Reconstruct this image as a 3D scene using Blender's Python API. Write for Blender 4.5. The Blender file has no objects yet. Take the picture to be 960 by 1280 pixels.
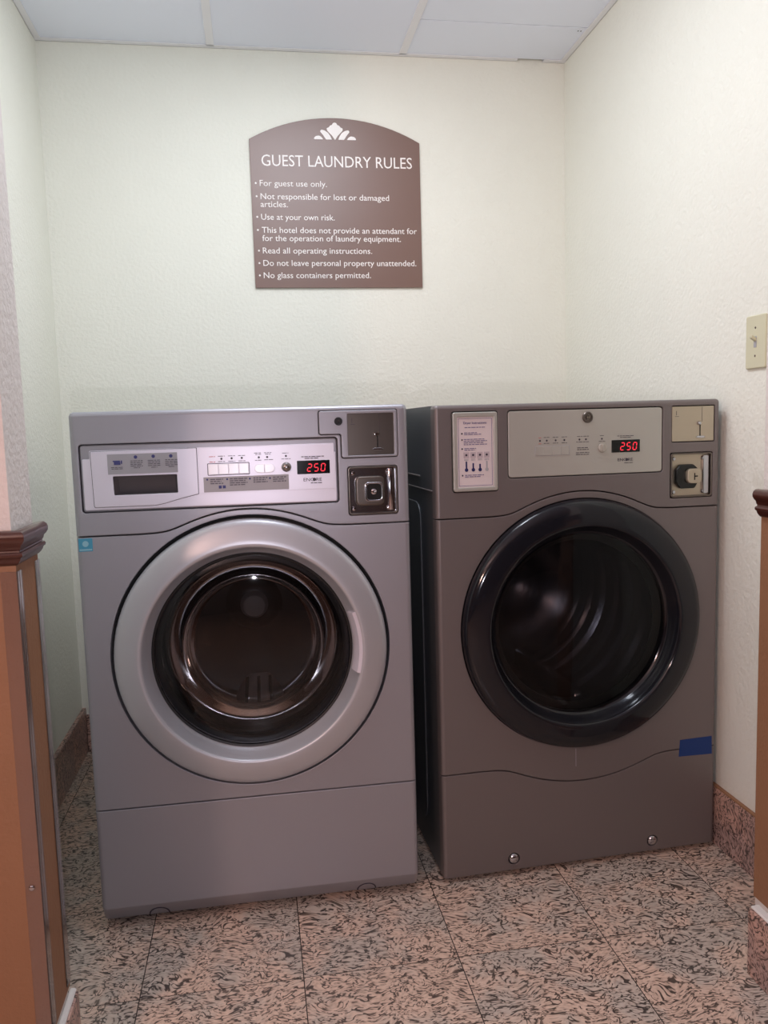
import bpy, bmesh, math, random
from mathutils import Vector, Matrix
random.seed(7)
S = bpy.context.scene
COL = S.collection
PI = math.pi

# ------------------------------------------------------------------ camera
F_PX = 1006.19
CAM = Vector((0.406, -2.7092, 1.0451))
YAW, PITCH, ROLL = 0.1571, 0.1058, -0.0291
fw = Vector((math.sin(YAW) * math.cos(PITCH), math.cos(YAW) * math.cos(PITCH), -math.sin(PITCH)))
r0 = Vector((math.cos(YAW), -math.sin(YAW), 0))
u0 = r0.cross(fw)
rr = r0 * math.cos(ROLL) + u0 * math.sin(ROLL)
uu = -r0 * math.sin(ROLL) + u0 * math.cos(ROLL)
cd = bpy.data.cameras.new('camera')
cd.sensor_fit = 'VERTICAL'
cd.sensor_height = 24.0
cd.lens = F_PX / 1280 * 24.0
cd.clip_start = 0.02
co = bpy.data.objects.new('camera', cd)
m3 = Matrix((rr, uu, -fw)).transposed()
co.matrix_world = Matrix.Translation(CAM) @ m3.to_4x4()
COL.objects.link(co)
S.camera = co

# ------------------------------------------------------------------ world, exposure, lights
S.view_settings.view_transform = 'Standard'
S.view_settings.look = 'None'
S.view_settings.gamma = 1.0
S.view_settings.use_curve_mapping = False
S.view_settings.exposure = 0.07
W = bpy.data.worlds.new('world')
S.world = W
W.use_nodes = True
W.node_tree.nodes['Background'].inputs[0].default_value = (0.8, 0.85, 1.0, 1)
W.node_tree.nodes['Background'].inputs[1].default_value = 0.05


def area_light(name, loc, tgt, sx, sy, power, color, spread=PI):
    l = bpy.data.lights.new(name, 'AREA')
    l.shape = 'RECTANGLE'
    l.size, l.size_y = sx, sy
    l.energy, l.color = power, color
    l.spread = spread
    o = bpy.data.objects.new(name, l)
    o.location = loc
    d = Vector(tgt) - Vector(loc)
    o.rotation_euler = d.to_track_quat('-Z', 'Y').to_euler()
    COL.objects.link(o)
    return o


def point_light(name, loc, rad, power, color):
    l = bpy.data.lights.new(name, 'POINT')
    l.energy, l.color, l.shadow_soft_size = power, color, rad
    o = bpy.data.objects.new(name, l)
    o.location = loc
    COL.objects.link(o)
    return o


# cool ceiling fixture of the alcove, an added fill beside it, warm lamp of the hall behind, the phone's own small light
area_light('alcove_ceiling_panel', (0.56, -0.84, 2.222), (0.56, -0.84, 0), 0.58, 0.58, 8.0, (0.94, 0.98, 1.05))
point_light('alcove_ceiling_fill', (0.62, -1.22, 2.08), 0.09, 7.0, (0.90, 0.96, 1.06))  # added fill below the ceiling, brightens the tiles around the panel
point_light('hall_lamp_source', (-0.95, -3.7, 1.6), 0.12, 62, (1.0, 0.62, 0.51))
point_light('phone_light_source', (0.395, -2.73, 0.915), 0.010, 15.0, (1.0, 0.95, 1.08))

# ------------------------------------------------------------------ measures of the room
XL, XR, H = -0.1941, 1.4921, 2.2405
JL, JR = 0.062, 1.302          # faces of the two jambs
YF, YN = -1.400, -1.512        # far and near faces of the wing walls
BH = 0.145                     # granite base height
TILE = 0.3048
TX, TY = 0.7589, -1.2587


# ------------------------------------------------------------------ materials
def lin(c):
    return tuple((x / 255 / 12.92 if x / 255 <= 0.04045 else ((x / 255 + 0.055) / 1.055) ** 2.4) for x in c) + (1,)


def mat(name, rgb, rough=0.5, metal=0.0, bump=None, spec=0.5, coat=0.0, emit=None, var=0.0, aniso=0):
    m = bpy.data.materials.new(name)
    m.use_nodes = True
    nt = m.node_tree
    b = nt.nodes['Principled BSDF']
    b.inputs['Base Color'].default_value = lin(rgb)
    b.inputs['Roughness'].default_value = rough
    b.inputs['Metallic'].default_value = metal
    b.inputs['Specular IOR Level'].default_value = spec
    b.inputs['Coat Weight'].default_value = coat
    b.inputs['Coat Roughness'].default_value = 0.08
    if emit:
        b.inputs['Emission Color'].default_value = lin(emit[0])
        b.inputs['Emission Strength'].default_value = emit[1]
    if bump or var:
        g = nt.nodes.new('ShaderNodeNewGeometry')
    if bump:
        sc, st, dist = bump
        n = nt.nodes.new('ShaderNodeTexNoise')
        n.inputs['Scale'].default_value = sc
        n.inputs['Detail'].default_value = 3
        bp = nt.nodes.new('ShaderNodeBump')
        bp.inputs['Strength'].default_value = st
        bp.inputs['Distance'].default_value = dist
        nt.links.new(g.outputs['Position'], n.inputs['Vector'])
        nt.links.new(n.outputs['Fac'], bp.inputs['Height'])
        nt.links.new(bp.outputs['Normal'], b.inputs['Normal'])
    if var:
        n2 = nt.nodes.new('ShaderNodeTexNoise')
        n2.inputs['Scale'].default_value = 5
        n2.inputs['Detail'].default_value = 5
        mx = nt.nodes.new('ShaderNodeMix')
        mx.data_type = 'RGBA'
        c = lin(rgb)
        mx.inputs['A'].default_value = tuple(x * (1 - var) for x in c[:3]) + (1,)
        mx.inputs['B'].default_value = tuple(min(1, x * (1 + var)) for x in c[:3]) + (1,)
        nt.links.new(g.outputs['Position'], n2.inputs['Vector'])
        nt.links.new(n2.outputs['Fac'], mx.inputs['Factor'])
        nt.links.new(mx.outputs['Result'], b.inputs['Base Color'])
    return m


def granite(name, base, dark, grey, dens=0.0):
    m = bpy.data.materials.new(name)
    m.use_nodes = True
    nt = m.node_tree
    L = nt.links.new
    N = nt.nodes.new
    b = nt.nodes['Principled BSDF']
    b.inputs['Roughness'].default_value = 0.28
    b.inputs['Specular IOR Level'].default_value = 0.35
    g = N('ShaderNodeNewGeometry')
    oi = N('ShaderNodeObjectInfo')
    mul = N('ShaderNodeMath'); mul.operation = 'MULTIPLY'; mul.inputs[1].default_value = 37.0
    L(oi.outputs['Random'], mul.inputs[0])
    cx = N('ShaderNodeCombineXYZ'); L(mul.outputs[0], cx.inputs[0]); L(mul.outputs[0], cx.inputs[1])
    ad = N('ShaderNodeVectorMath'); ad.operation = 'ADD'
    L(g.outputs['Position'], ad.inputs[0]); L(cx.outputs[0], ad.inputs[1])
    # slow swirl that bends the grain
    sw = N('ShaderNodeTexNoise'); sw.inputs['Scale'].default_value = 9; sw.inputs['Detail'].default_value = 2
    L(ad.outputs[0], sw.inputs['Vector'])
    sub = N('ShaderNodeVectorMath'); sub.operation = 'SUBTRACT'; sub.inputs[1].default_value = (.5, .5, .5)
    L(sw.outputs['Color'], sub.inputs[0])
    scl = N('ShaderNodeVectorMath'); scl.operation = 'SCALE'; scl.inputs['Scale'].default_value = 0.10
    L(sub.outputs[0], scl.inputs[0])
    w = N('ShaderNodeVectorMath'); w.operation = 'ADD'
    L(ad.outputs[0], w.inputs[0]); L(scl.outputs[0], w.inputs[1])
    st = N('ShaderNodeMapping'); st.inputs['Scale'].default_value = (0.62, 1.30, 0.9)
    st.inputs['Rotation'].default_value = (0, 0, 0.5)
    L(w.outputs[0], st.inputs['Vector'])

    def noise(scale, det=2, rough=.5, src=st.outputs[0]):
        n = N('ShaderNodeTexNoise')
        n.inputs['Scale'].default_value = scale
        n.inputs['Detail'].default_value = det
        n.inputs['Roughness'].default_value = rough
        L(src, n.inputs['Vector'])
        return n.outputs['Fac']

    def ramp(src, a, c):
        r = N('ShaderNodeMapRange'); r.interpolation_type = 'SMOOTHSTEP'
        r.inputs['From Min'].default_value = a; r.inputs['From Max'].default_value = c
        L(src, r.inputs['Value'])
        return r.outputs[0]

    def mth(op, a, c):
        k = N('ShaderNodeMath'); k.operation = op
        for i, v in enumerate((a, c)):
            if isinstance(v, float): k.inputs[i].default_value = v
            else: L(v, k.inputs[i])
        return k.outputs[0]
    n1 = noise(105, 0.6)
    ridge = mth('ABSOLUTE', mth('SUBTRACT', n1, 0.5), 0.0)
    worm = ramp(ridge, 0.070, 0.030)
    brk = ramp(noise(88, 0.5), 0.45 - dens, 0.51 - dens)
    worm = mth('MULTIPLY', worm, brk)
    spk = ramp(noise(150, 1), 0.60, 0.65)
    dk = mth('MAXIMUM', worm, mth('MULTIPLY', spk, 0.8))
    dk = mth('MULTIPLY', dk, 0.88)
    patch = ramp(noise(7, 4, .6, ad.outputs[0]), 0.42, 0.60)
    fine = ramp(noise(150, 2), 0.35, 0.65)
    mA = N('ShaderNodeMix'); mA.data_type = 'RGBA'
    mA.inputs['A'].default_value = lin(base); mA.inputs['B'].default_value = lin(grey)
    L(mth('MULTIPLY', patch, 0.8), mA.inputs['Factor'])
    mB = N('ShaderNodeMix'); mB.data_type = 'RGBA'; mB.blend_type = 'MULTIPLY'
    mB.inputs['B'].default_value = (0.74, 0.71, 0.70, 1)
    L(mA.outputs['Result'], mB.inputs['A']); L(fine, mB.inputs['Factor'])
    mC = N('ShaderNodeMix'); mC.data_type = 'RGBA'
    mC.inputs['B'].default_value = lin(dark)
    L(mB.outputs['Result'], mC.inputs['A']); L(dk, mC.inputs['Factor'])
    L(mC.outputs['Result'], b.inputs['Base Color'])
    return m


def tinted(name, tint, rough=0.03, refl=1.0, see=1.0, ior=1.42):
    """a sheet of tinted glass or clear plastic: part seen through, part mirror"""
    m = bpy.data.materials.new(name)
    m.use_nodes = True
    nt = m.node_tree
    nt.nodes.clear()
    N = nt.nodes.new; L = nt.links.new
    out = N('ShaderNodeOutputMaterial')
    tr = N('ShaderNodeBsdfTransparent'); tr.inputs[0].default_value = tuple(tint) + (1,)
    gl = N('ShaderNodeBsdfGlossy'); gl.inputs['Roughness'].default_value = rough
    gl.inputs['Color'].default_value = (refl, refl, refl, 1)
    fr = N('ShaderNodeFresnel'); fr.inputs['IOR'].default_value = ior
    mx = N('ShaderNodeMixShader')
    L(fr.outputs[0], mx.inputs[0]); L(tr.outputs[0], mx.inputs[1]); L(gl.outputs[0], mx.inputs[2])
    if see < 1:
        df = N('ShaderNodeBsdfDiffuse'); df.inputs[0].default_value = (0.62, 0.6, 0.6, 1)
        m2 = N('ShaderNodeMixShader'); m2.inputs[0].default_value = 1 - see
        L(mx.outputs[0], m2.inputs[1]); L(df.outputs[0], m2.inputs[2])
        L(m2.outputs[0], out.inputs[0])
    else:
        L(mx.outputs[0], out.inputs[0])
    return m


M = dict(
    wall=mat('cream_wall_paint', (240, 240, 228), 0.75, bump=(95, 0.55, 0.004), spec=0.3, var=0.025),
    wingwall=mat('pale_wing_wall_paint', (230, 224, 218), 0.75, bump=(95, 0.6, 0.004), spec=0.3, var=0.02),
    hallwall=mat('dark_hall_wallcovering', (88, 66, 54), 0.7, bump=(120, 0.5, 0.003)),
    vinyl=mat('brown_wallcovering', (150, 108, 78), 0.6, bump=(160, 0.6, 0.002), var=0.08),
    rail=mat('dark_cherry_wood', (74, 40, 32), 0.28, coat=0.35, bump=(40, 0.08, 0.001), var=0.25),
    ctile=mat('white_ceiling_tile', (240, 245, 255), 0.85, bump=(250, 0.25, 0.001), spec=0.2),
    cgrid=mat('ceiling_grid_metal', (240, 240, 242), 0.5),
    dark=mat('black_gap', (12, 12, 13), 0.7),
    granite=granite('pink_granite', (222, 194, 174), (42, 36, 35), (194, 184, 172)),
    granite_b=granite('pink_granite_base', (214, 176, 160), (48, 38, 38), (180, 156, 150), 0.04),
    grout=mat('dark_grout', (64, 55, 50), 0.8),
    caulk=mat('white_caulk', (226, 222, 216), 0.5, bump=(60, 0.3, 0.003)),
    paint=mat('silver_grey_cabinet_paint', (164, 164, 171), 0.38, 0.4, spec=0.5, bump=(900, 0.04, 0.0004)),
    paint2=mat('taupe_grey_cabinet_paint', (124, 117, 116), 0.40, 0.35, spec=0.5, bump=(900, 0.04, 0.0004)),
    side=mat('galvanised_side_sheet', (98, 102, 106), 0.42, 0.5),
    silver=mat('silver_plastic', (232, 230, 242), 0.34, 0.2),
    silver2=mat('champagne_panel', (188, 188, 180), 0.36, 0.3),
    ring=mat('silver_door_ring', (196, 198, 204), 0.36, 0.45),
    ringdark=mat('charcoal_gloss_plastic', (26, 27, 33), 0.10, spec=0.5),
    white=mat('white_key', (250, 250, 255), 0.30, 0.1),
    knob=mat('satin_knob', (150, 146, 146), 0.22, 0.8),
    knob2=mat('champagne_knob', (190, 186, 176), 0.25, 0.4),
    label=mat('grey_label', (174, 174, 180), 0.45),
    label2=mat('pale_label', (222, 212, 213), 0.5),
    ink=mat('dark_ink', (66, 62, 74), 0.5),
    inkblue=mat('blue_ink', (62, 66, 128), 0.5),
    navy=mat('navy_ink', (28, 32, 92), 0.5),
    inkred=mat('red_ink', (206, 120, 118), 0.5),
    screen=mat('black_display_window', (16, 18, 18), 0.12),
    led=mat('red_led', (255, 40, 60), 0.5, emit=((235, 52, 70), 0.85)),
    steel=mat('brushed_steel', (118, 110, 103), 0.28, 0.9, bump=(700, 0.05, 0.0004)),
    steel2=mat('bright_steel_plate', (190, 180, 160), 0.36, 0.6),
    chrome=mat('polished_chrome', (200, 200, 206), 0.12, 1.0),
    black=mat('black_rubber', (20, 20, 21), 0.45),
    drum=mat('drum_steel', (120, 118, 117), 0.28, 0.9),
    drumlit=mat('lit_drum_grey', (225, 214, 208), 0.42),  # drum parts paled in colour to make up for weak light inside
    drumdark=mat('dark_drum_enamel', (140, 140, 145), 0.22, 0.9),
    sign=mat('brown_sign_face', (110, 74, 58), 0.46, spec=1.0, coat=0.65, bump=(300, 0.05, 0.0005)),
    signtext=mat('sign_white_print', (250, 244, 240), 0.5),
    tape=mat('blue_tape', (14, 54, 118), 0.55),
    cyan=mat('cyan_sticker', (70, 158, 190), 0.4),
    pale=mat('pale_blue_print', (150, 205, 220), 0.4),
    almond=mat('almond_plastic', (214, 210, 180), 0.35),
    glass=tinted('smoked_door_glass', (0.60, 0.60, 0.61)),
    glass2=tinted('black_door_glass', (0.62, 0.62, 0.62), ior=1.32),
    clear=tinted('clear_corner_guard', (0.93, 0.91, 0.91), 0.12, 1.0, 0.965),
)

M['sign'].node_tree.nodes['Principled BSDF'].inputs['Coat Roughness'].default_value = 0.42


# ------------------------------------------------------------------ builders
def link(name, me, m=None, parent=None, loc=None):
    o = bpy.data.objects.new(name, me)
    COL.objects.link(o)
    if m is not None:
        if isinstance(me, bpy.types.Mesh):
            me.materials.clear()
            me.materials.append(m)
    if parent: o.parent = parent
    if loc: o.location = loc
    return o


def finish(bm, name, m, parent=None, smooth=35, loc=None):
    bmesh.ops.recalc_face_normals(bm, faces=bm.faces)
    me = bpy.data.meshes.new(name)
    bm.to_mesh(me)
    bm.free()
    if smooth:
        me.polygons.foreach_set('use_smooth', [True] * len(me.polygons))
        me.set_sharp_from_angle(angle=math.radians(smooth))
    return link(name, me, m, parent, loc)


def bm_box(bm, x0, x1, y0, y1, z0, z1, bev=0, seg=2):
    r = bmesh.ops.create_cube(bm, size=1)
    vs = r['verts']
    for v in vs:
        v.co = Vector(((x0 + x1) / 2 + v.co.x * (x1 - x0), (y0 + y1) / 2 + v.co.y * (y1 - y0), (z0 + z1) / 2 + v.co.z * (z1 - z0)))
    if bev:
        es = list({e for v in vs for e in v.link_edges})
        bmesh.ops.bevel(bm, geom=es, offset=bev, segments=seg, affect='EDGES', profile=0.5)


def box(name, x0, x1, y0, y1, z0, z1, m, parent=None, bev=0, seg=2):
    bm = bmesh.new()
    bm_box(bm, x0, x1, y0, y1, z0, z1, bev, seg)
    return finish(bm, name, m, parent)


def curve_mesh(outs, half, bev, res=3):
    cu = bpy.data.curves.new('plate', 'CURVE')
    cu.dimensions = '2D'
    cu.fill_mode = 'BOTH'
    for pts in outs:
        s = cu.splines.new('POLY')
        s.points.add(len(pts) - 1)
        for p, (x, y) in zip(s.points, pts): p.co = (x, y, 0, 1)
        s.use_cyclic_u = True
    cu.extrude = max(half - bev, 0.00001)
    cu.bevel_depth = bev
    cu.bevel_resolution = res
    cu.offset = -bev
    o = bpy.data.objects.new('plate', cu)
    COL.objects.link(o)
    me = bpy.data.meshes.new_from_object(o.evaluated_get(bpy.context.evaluated_depsgraph_get()))
    bpy.data.objects.remove(o)
    bpy.data.curves.remove(cu)
    return me


def plate(name, outs, y0, y1, m, parent=None, bev=0.0015, res=2, round_x=None, post=None):
    """flat piece in the x-z plane from y0 (front) to y1 (back); first outline outer, the rest holes"""
    if outs and not isinstance(outs[0][0], (tuple, list)): outs = [outs]
    half = (y1 - y0) / 2
    bev = min(bev, half * 0.98)
    me = curve_mesh(outs, half, bev, res)
    bm = bmesh.new()
    bm.from_mesh(me)
    bpy.data.meshes.remove(me)
    for v in bm.verts:
        x, y, z = v.co
        v.co = (x, (y0 + y1) / 2 - z, y)
    if round_x:
        cuts, fn = round_x
        for no, pos in cuts:
            g = bm.verts[:] + bm.edges[:] + bm.faces[:]
            bmesh.ops.bisect_plane(bm, geom=g, plane_co=pos, plane_no=no, dist=1e-6)
        for v in bm.verts: v.co.y += fn(v.co)
    bmesh.ops.remove_doubles(bm, verts=bm.verts, dist=1e-6)
    if post: post(bm)
    o = finish(bm, name, m, parent, 45)
    wn = o.modifiers.new('weighted_normals', 'WEIGHTED_NORMAL')
    wn.keep_sharp = True
    wn.weight = 80
    return o


def rrect(x0, x1, z0, z1, r, n=5):
    pts = []
    for cx, cz, a0 in ((x1 - r, z1 - r, 0), (x0 + r, z1 - r, 90), (x0 + r, z0 + r, 180), (x1 - r, z0 + r, 270)):
        for k in range(n + 1):
            a = math.radians(a0 + 90 * k / n)
            pts.append((cx + r * math.cos(a), cz + r * math.sin(a)))
    return pts


def round_poly(pts, r, n=4):
    out = []
    N = len(pts)
    for i in range(N):
        p0, p1, p2 = Vector(pts[i - 1]), Vector(pts[i]), Vector(pts[(i + 1) % N])
        rad = r[i] if isinstance(r, (list, tuple)) else r
        a, b = (p0 - p1), (p2 - p1)
        d = min(rad, a.length * 0.48, b.length * 0.48)
        a, b = p1 + a.normalized() * d, p1 + b.normalized() * d
        if rad <= 0: out.append(tuple(p1)); continue
        for k in range(n + 1):
            t = k / n
            out.append(tuple(a * (1 - t) ** 2 + p1 * 2 * t * (1 - t) + b * t * t))
    return out


def circ(cx, cz, r, n=96):
    return [(cx + r * math.cos(2 * PI * k / n), cz + r * math.sin(2 * PI * k / n)) for k in range(n)]


def lathe(name, prof, cx, cz, m, parent=None, n=96, closed=False, post=None, smooth=35):
    """profile of (radius, y) turned about the y axis through (cx, cz)"""
    bm = bmesh.new()
    rings = []
    for r, y in prof:
        if r < 1e-6: rings.append([bm.verts.new((cx, y, cz))])
        else: rings.append([bm.verts.new((cx + r * math.cos(2 * PI * k / n), y, cz + r * math.sin(2 * PI * k / n))) for k in range(n)])
    pairs = list(zip(rings, rings[1:]))
    if closed: pairs.append((rings[-1], rings[0]))
    for A, B in pairs:
        for k in range(n):
            j = (k + 1) % n
            if len(A) == 1 and len(B) == 1: continue
            if len(A) == 1: bm.faces.new((A[0], B[k], B[j]))
            elif len(B) == 1: bm.faces.new((A[k], A[j], B[0]))
            else: bm.faces.new((A[k], A[j], B[j], B[k]))
    if post: post(bm)
    return finish(bm, name, m, parent, smooth)


def arc(c, r, a0, a1, n=6):
    return [(c[0] + r * math.cos(math.radians(a0 + (a1 - a0) * k / n)), c[1] + r * math.sin(math.radians(a0 + (a1 - a0) * k / n))) for k in range(n + 1)]


def text_mesh(body, cap, width=None, ext=0.0003, bold=0.0):
    cu = bpy.data.curves.new('t', 'FONT')
    cu.body = body
    cu.size = cap / 0.7
    cu.extrude = ext
    cu.offset = bold
    cu.resolution_u = 3
    o = bpy.data.objects.new('t', cu)
    COL.objects.link(o)
    me = bpy.data.meshes.new_from_object(o.evaluated_get(bpy.context.evaluated_depsgraph_get()))
    bpy.data.objects.remove(o)
    bpy.data.curves.remove(cu)
    if width:
        xs = [v.co.x for v in me.vertices]
        s = width / (max(xs) - min(xs)); x0 = min(xs)
        for v in me.vertices: v.co.x = (v.co.x - x0) * s
    return me


def text(name, body, x, z, cap, y, m, parent, width=None, bold=0.0, center=False):
    me = text_mesh(body, cap, width, bold=bold)
    xs = [v.co.x for v in me.vertices]
    off = x - ((max(xs) + min(xs)) / 2 if center else 0)
    for v in me.vertices:
        a, b, c = v.co
        v.co = (a + off, y - c, b + z)
    return link(name, me, m, parent)


def struct(o):
    o['kind'] = 'structure'
    return o


def tag(o, label, cat, group=None):
    o['label'] = label
    o['category'] = cat
    if group: o['group'] = group
    return o


def empty(name, loc, rz=0):
    o = bpy.data.objects.new(name, None)
    o.empty_display_size = 0.1
    o.location = loc
    o.rotation_euler = (0, 0, rz)
    COL.objects.link(o)
    return o


# ------------------------------------------------------------------ the room
HX0, HX1, HY = -2.6, 3.4, -7.4       # the hall behind the photographer

floor = struct(box('floor', HX0, HX1, HY, 0.1, -0.06, -0.0008, M['grout']))
bm = bmesh.new()
bm_box(bm, 0.0010, TILE - 0.0010, 0.0012, TILE - 0.0012, -0.012, 0, 0.0004, 1)
tile0 = finish(bm, 'floor_tile', M['granite'], floor)
tile_me = tile0.data
first = True
ix0, ix1 = -7, 7
for i in range(ix0, ix1):
    for j in range(-8, 5):
        x, y = TX + i * TILE, TY + j * TILE
        if y + TILE > 0.12 or (j > -1 and (x < -0.55 or x > 1.6)): continue
        o = tile0 if first else tile0.copy()
        if not first:
            COL.objects.link(o)
            o.parent = floor
        first = False
        o.location = (x, y, 0)
# cut row against the back wall and plain floor further out in the hall
bm = bmesh.new()
yb = TY + 4 * TILE
for i in range(-4, 3):
    bm_box(bm, TX + i * TILE + .0007, TX + (i + 1) * TILE - .0007, yb + .0007, 0.06, -0.012, 0)
fe = finish(bm, 'back_tile_row', M['granite'], floor)
x_lo, x_hi, y_lo = TX + ix0 * TILE, TX + ix1 * TILE, TY - 8 * TILE
bm = bmesh.new()
bm_box(bm, x_hi + .001, HX1, HY, -1.55, -0.012, 0)
bm_box(bm, x_lo, x_hi, HY, y_lo - .001, -0.012, 0)
bm_box(bm, HX0, x_lo - .001, HY, -1.55, -0.012, 0)
finish(bm, 'hall_paving', M['granite'], floor)

struct(box('wall_back', XL - 0.1, XR + 0.1, 0, 0.1, 0, H + .1, M['wall']))
struct(box('wall_left', XL - 0.1, XL, YF, 0, 0, H + .1, M['wall']))
struct(box('wall_right', XR, XR + 0.1, YF, 0, 0, H + .1, M['wall']))


def wing(name, xa, xb):
    w = struct(box(name, xa, xb, YN, YF, 0, H + .1, M['wingwall']))
    return w


wl = wing('wall_front_left', HX0, JL)
wr = wing('wall_front_right', JR, HX1)
struct(box('wall_hall_left', HX0 - .1, HX0, HY, YN, 0, H + .1, M['hallwall']))
struct(box('wall_hall_right', HX1, HX1 + .1, HY, YN, 0, H + .1, M['hallwall']))
struct(box('wall_rear', HX0 - .1, HX1 + .1, HY - .1, HY, 0, H + .1, M['hallwall']))

# granite base: pieces standing against the walls
def base_run(name, p0, p1, nrm, h, t=0.012, cap=0.004, phase=0.0, capm=None):
    """base tiles from p0 to p1 (2D), facing nrm"""
    p0, p1, nrm = Vector(p0), Vector(p1), Vector(nrm)
    d = (p1 - p0); Ln = d.length; d.normalize()
    root = empty(name, (p0.x, p0.y, 0))
    struct(root)
    cuts = [0.0]
    s = phase if phase > 0.02 else TILE
    while s < Ln - 0.02:
        cuts.append(s); s += TILE
    cuts.append(Ln)
    for a, b in zip(cuts, cuts[1:]):
        bm = bmesh.new()
        bm_box(bm, a + .0006, b - .0006, 0.0005, t, 0, h, 0.001, 1)
        R = Matrix(((d.x, nrm.x, 0), (d.y, nrm.y, 0), (0, 0, 1)))
        for v in bm.verts: v.co = R @ v.co
        finish(bm, 'granite_base_tile', M['granite_b'], root)
    bm = bmesh.new()
    bm_box(bm, 0, Ln, 0.0002, t * (1.0 if capm else 0.8), h, h + cap, cap * .4, 1)
    for v in bm.verts: v.co = R @ v.co
    finish(bm, 'caulk_line', capm or M['caulk'], root)
    return root


base_run('baseboard_right', (XR, -0.0), (XR, YF), (-1, 0), BH, phase=0.17, capm=M['vinyl'])
base_run('baseboard_left', (XL, 0), (XL, YF), (1, 0), BH, phase=0.2, capm=M['granite_b'])
base_run('baseboard_back', (XL + .013, 0), (XR - .013, 0), (0, -1), BH - 0.022, phase=0.1, capm=M['granite_b'])
base_run('baseboard_front_left', (JL, YF + .012), (JL, YN - .014), (1, 0), BH - .020, 0.014, 0.007)
base_run('baseboard_front_right', (JR, YN - .014), (JR, YF - .012), (-1, 0), BH - .016, 0.023, 0.006)
base_run('baseboard_hall_left', (HX0, YN), (JL, YN), (0, -1), BH - .012, 0.012, 0.006)
base_run('baseboard_hall_right', (JR, YN), (HX1, YN), (0, -1), BH - .012, 0.012, 0.006)


# brown wallcovering below the rails
def wainscot(name, xa, xb, xj, s):
    t = 0.004
    bm = bmesh.new()
    bm_box(bm, min(xa, xb), max(xa, xb), YN - t, YN, BH, 0.88)
    lo, hi = (xj, xj + t) if s > 0 else (xj - t, xj)
    bm_box(bm, lo, hi, YN - t, YF, BH, 0.88)
    return struct(finish(bm, name, M['vinyl'], None))


wainscot('trim_1', HX0, JL, JL, 1)
wainscot('trim_2', JR, HX1, JR, -1)

# chair rails: a moulded profile swept round the corner
PROF = [(0, .938), (.012, .941), (.020, .940), (.026, .935), (.0285, .928), (.028, .920), (.024, .913), (.019, .908), (.017, .901),
        (.014, .896), (.0145, .893), (.019, .892), (.0215, .888), (.0205, .883), (.016, .880), (.014, .874), (.010, .868), (.005, .863), (0, .861)]
PROF = [(q * 0.68 + .002, .864 + (z - .861) * 0.64) for q, z in PROF]


def rail(name, path, m):
    """path: 2D points; profile offset to the right-hand side normal of each leg, mitred"""
    bm = bmesh.new()
    P = [Vector(p) for p in path]
    nrm = []
    for a, b in zip(P, P[1:]):
        d = (b - a).normalized()
        nrm.append(Vector((d.y, -d.x)))
    rings = []
    for i, p in enumerate(P):
        if i == 0: o = nrm[0]
        elif i == len(P) - 1: o = nrm[-1]
        else:
            o = nrm[i - 1] + nrm[i]
            o = o / (o.dot(nrm[i]))
        rings.append([bm.verts.new((p.x + o.x * q, p.y + o.y * q, z)) for q, z in PROF])
    for A, B in zip(rings, rings[1:]):
        for k in range(len(PROF) - 1): bm.faces.new((A[k], A[k + 1], B[k + 1], B[k]))
        bm.faces.new((A[0], B[0], B[-1], A[-1]))
    bm.faces.new(rings[0]); bm.faces.new(rings[-1])
    return struct(finish(bm, name, m, None, 40))


rail('trim_3', [(HX0, YN - .001), (JL + .001, YN - .001), (JL + .001, YF)], M['rail'])
rail('trim_4', [(JR - .001, YF), (JR - .001, YN - .001), (HX1, YN - .001)], M['rail'])


# clear plastic guards over the wainscot corners
def guard(xc, yc, sx, sy, screws):
    g = empty('corner_guard', (xc, yc, 0))
    w, t = 0.022, 0.0015
    x0, x1 = (0, t) if sx > 0 else (-t, 0)
    bm = bmesh.new()
    z0, z1 = 0.155, 0.856
    # leg along the jamb (y) and leg along the wall face (x)
    if sy < 0:
        bm_box(bm, min(0, sx * t), max(0, sx * t), -t, w, z0, z1, .0005, 1)
        bm_box(bm, min(-sx * w, 0), max(-sx * w, 0), -t, 0, z0, z1, .0005, 1)
    else:
        bm_box(bm, min(0, sx * t), max(0, sx * t), -w, t, z0, z1, .0005, 1)
        bm_box(bm, min(-sx * w, 0), max(-sx * w, 0), 0, t, z0, z1, .0005, 1)
    finish(bm, 'clear_strip', M['clear'], g)
    for z in screws:
        bm = bmesh.new()
        bmesh.ops.create_uvsphere(bm, u_segments=12, v_segments=8, radius=0.0042)
        for v in bm.verts: v.co = Vector((v.co.x - sx * 0.013, v.co.y * 0.4 - t - .0012, v.co.z + z))
        finish(bm, 'screw', M['chrome'], g)
    return g


tag(guard(JL + .0045, YN - .0045, 1, -1, (0.385,)), 'clear plastic corner guard on the near edge of the left brown jamb', 'corner guard')
tag(guard(JL + .0045, YF, 1, 1, ()), 'clear plastic corner guard on the far edge of the left brown jamb', 'corner guard')

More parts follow.
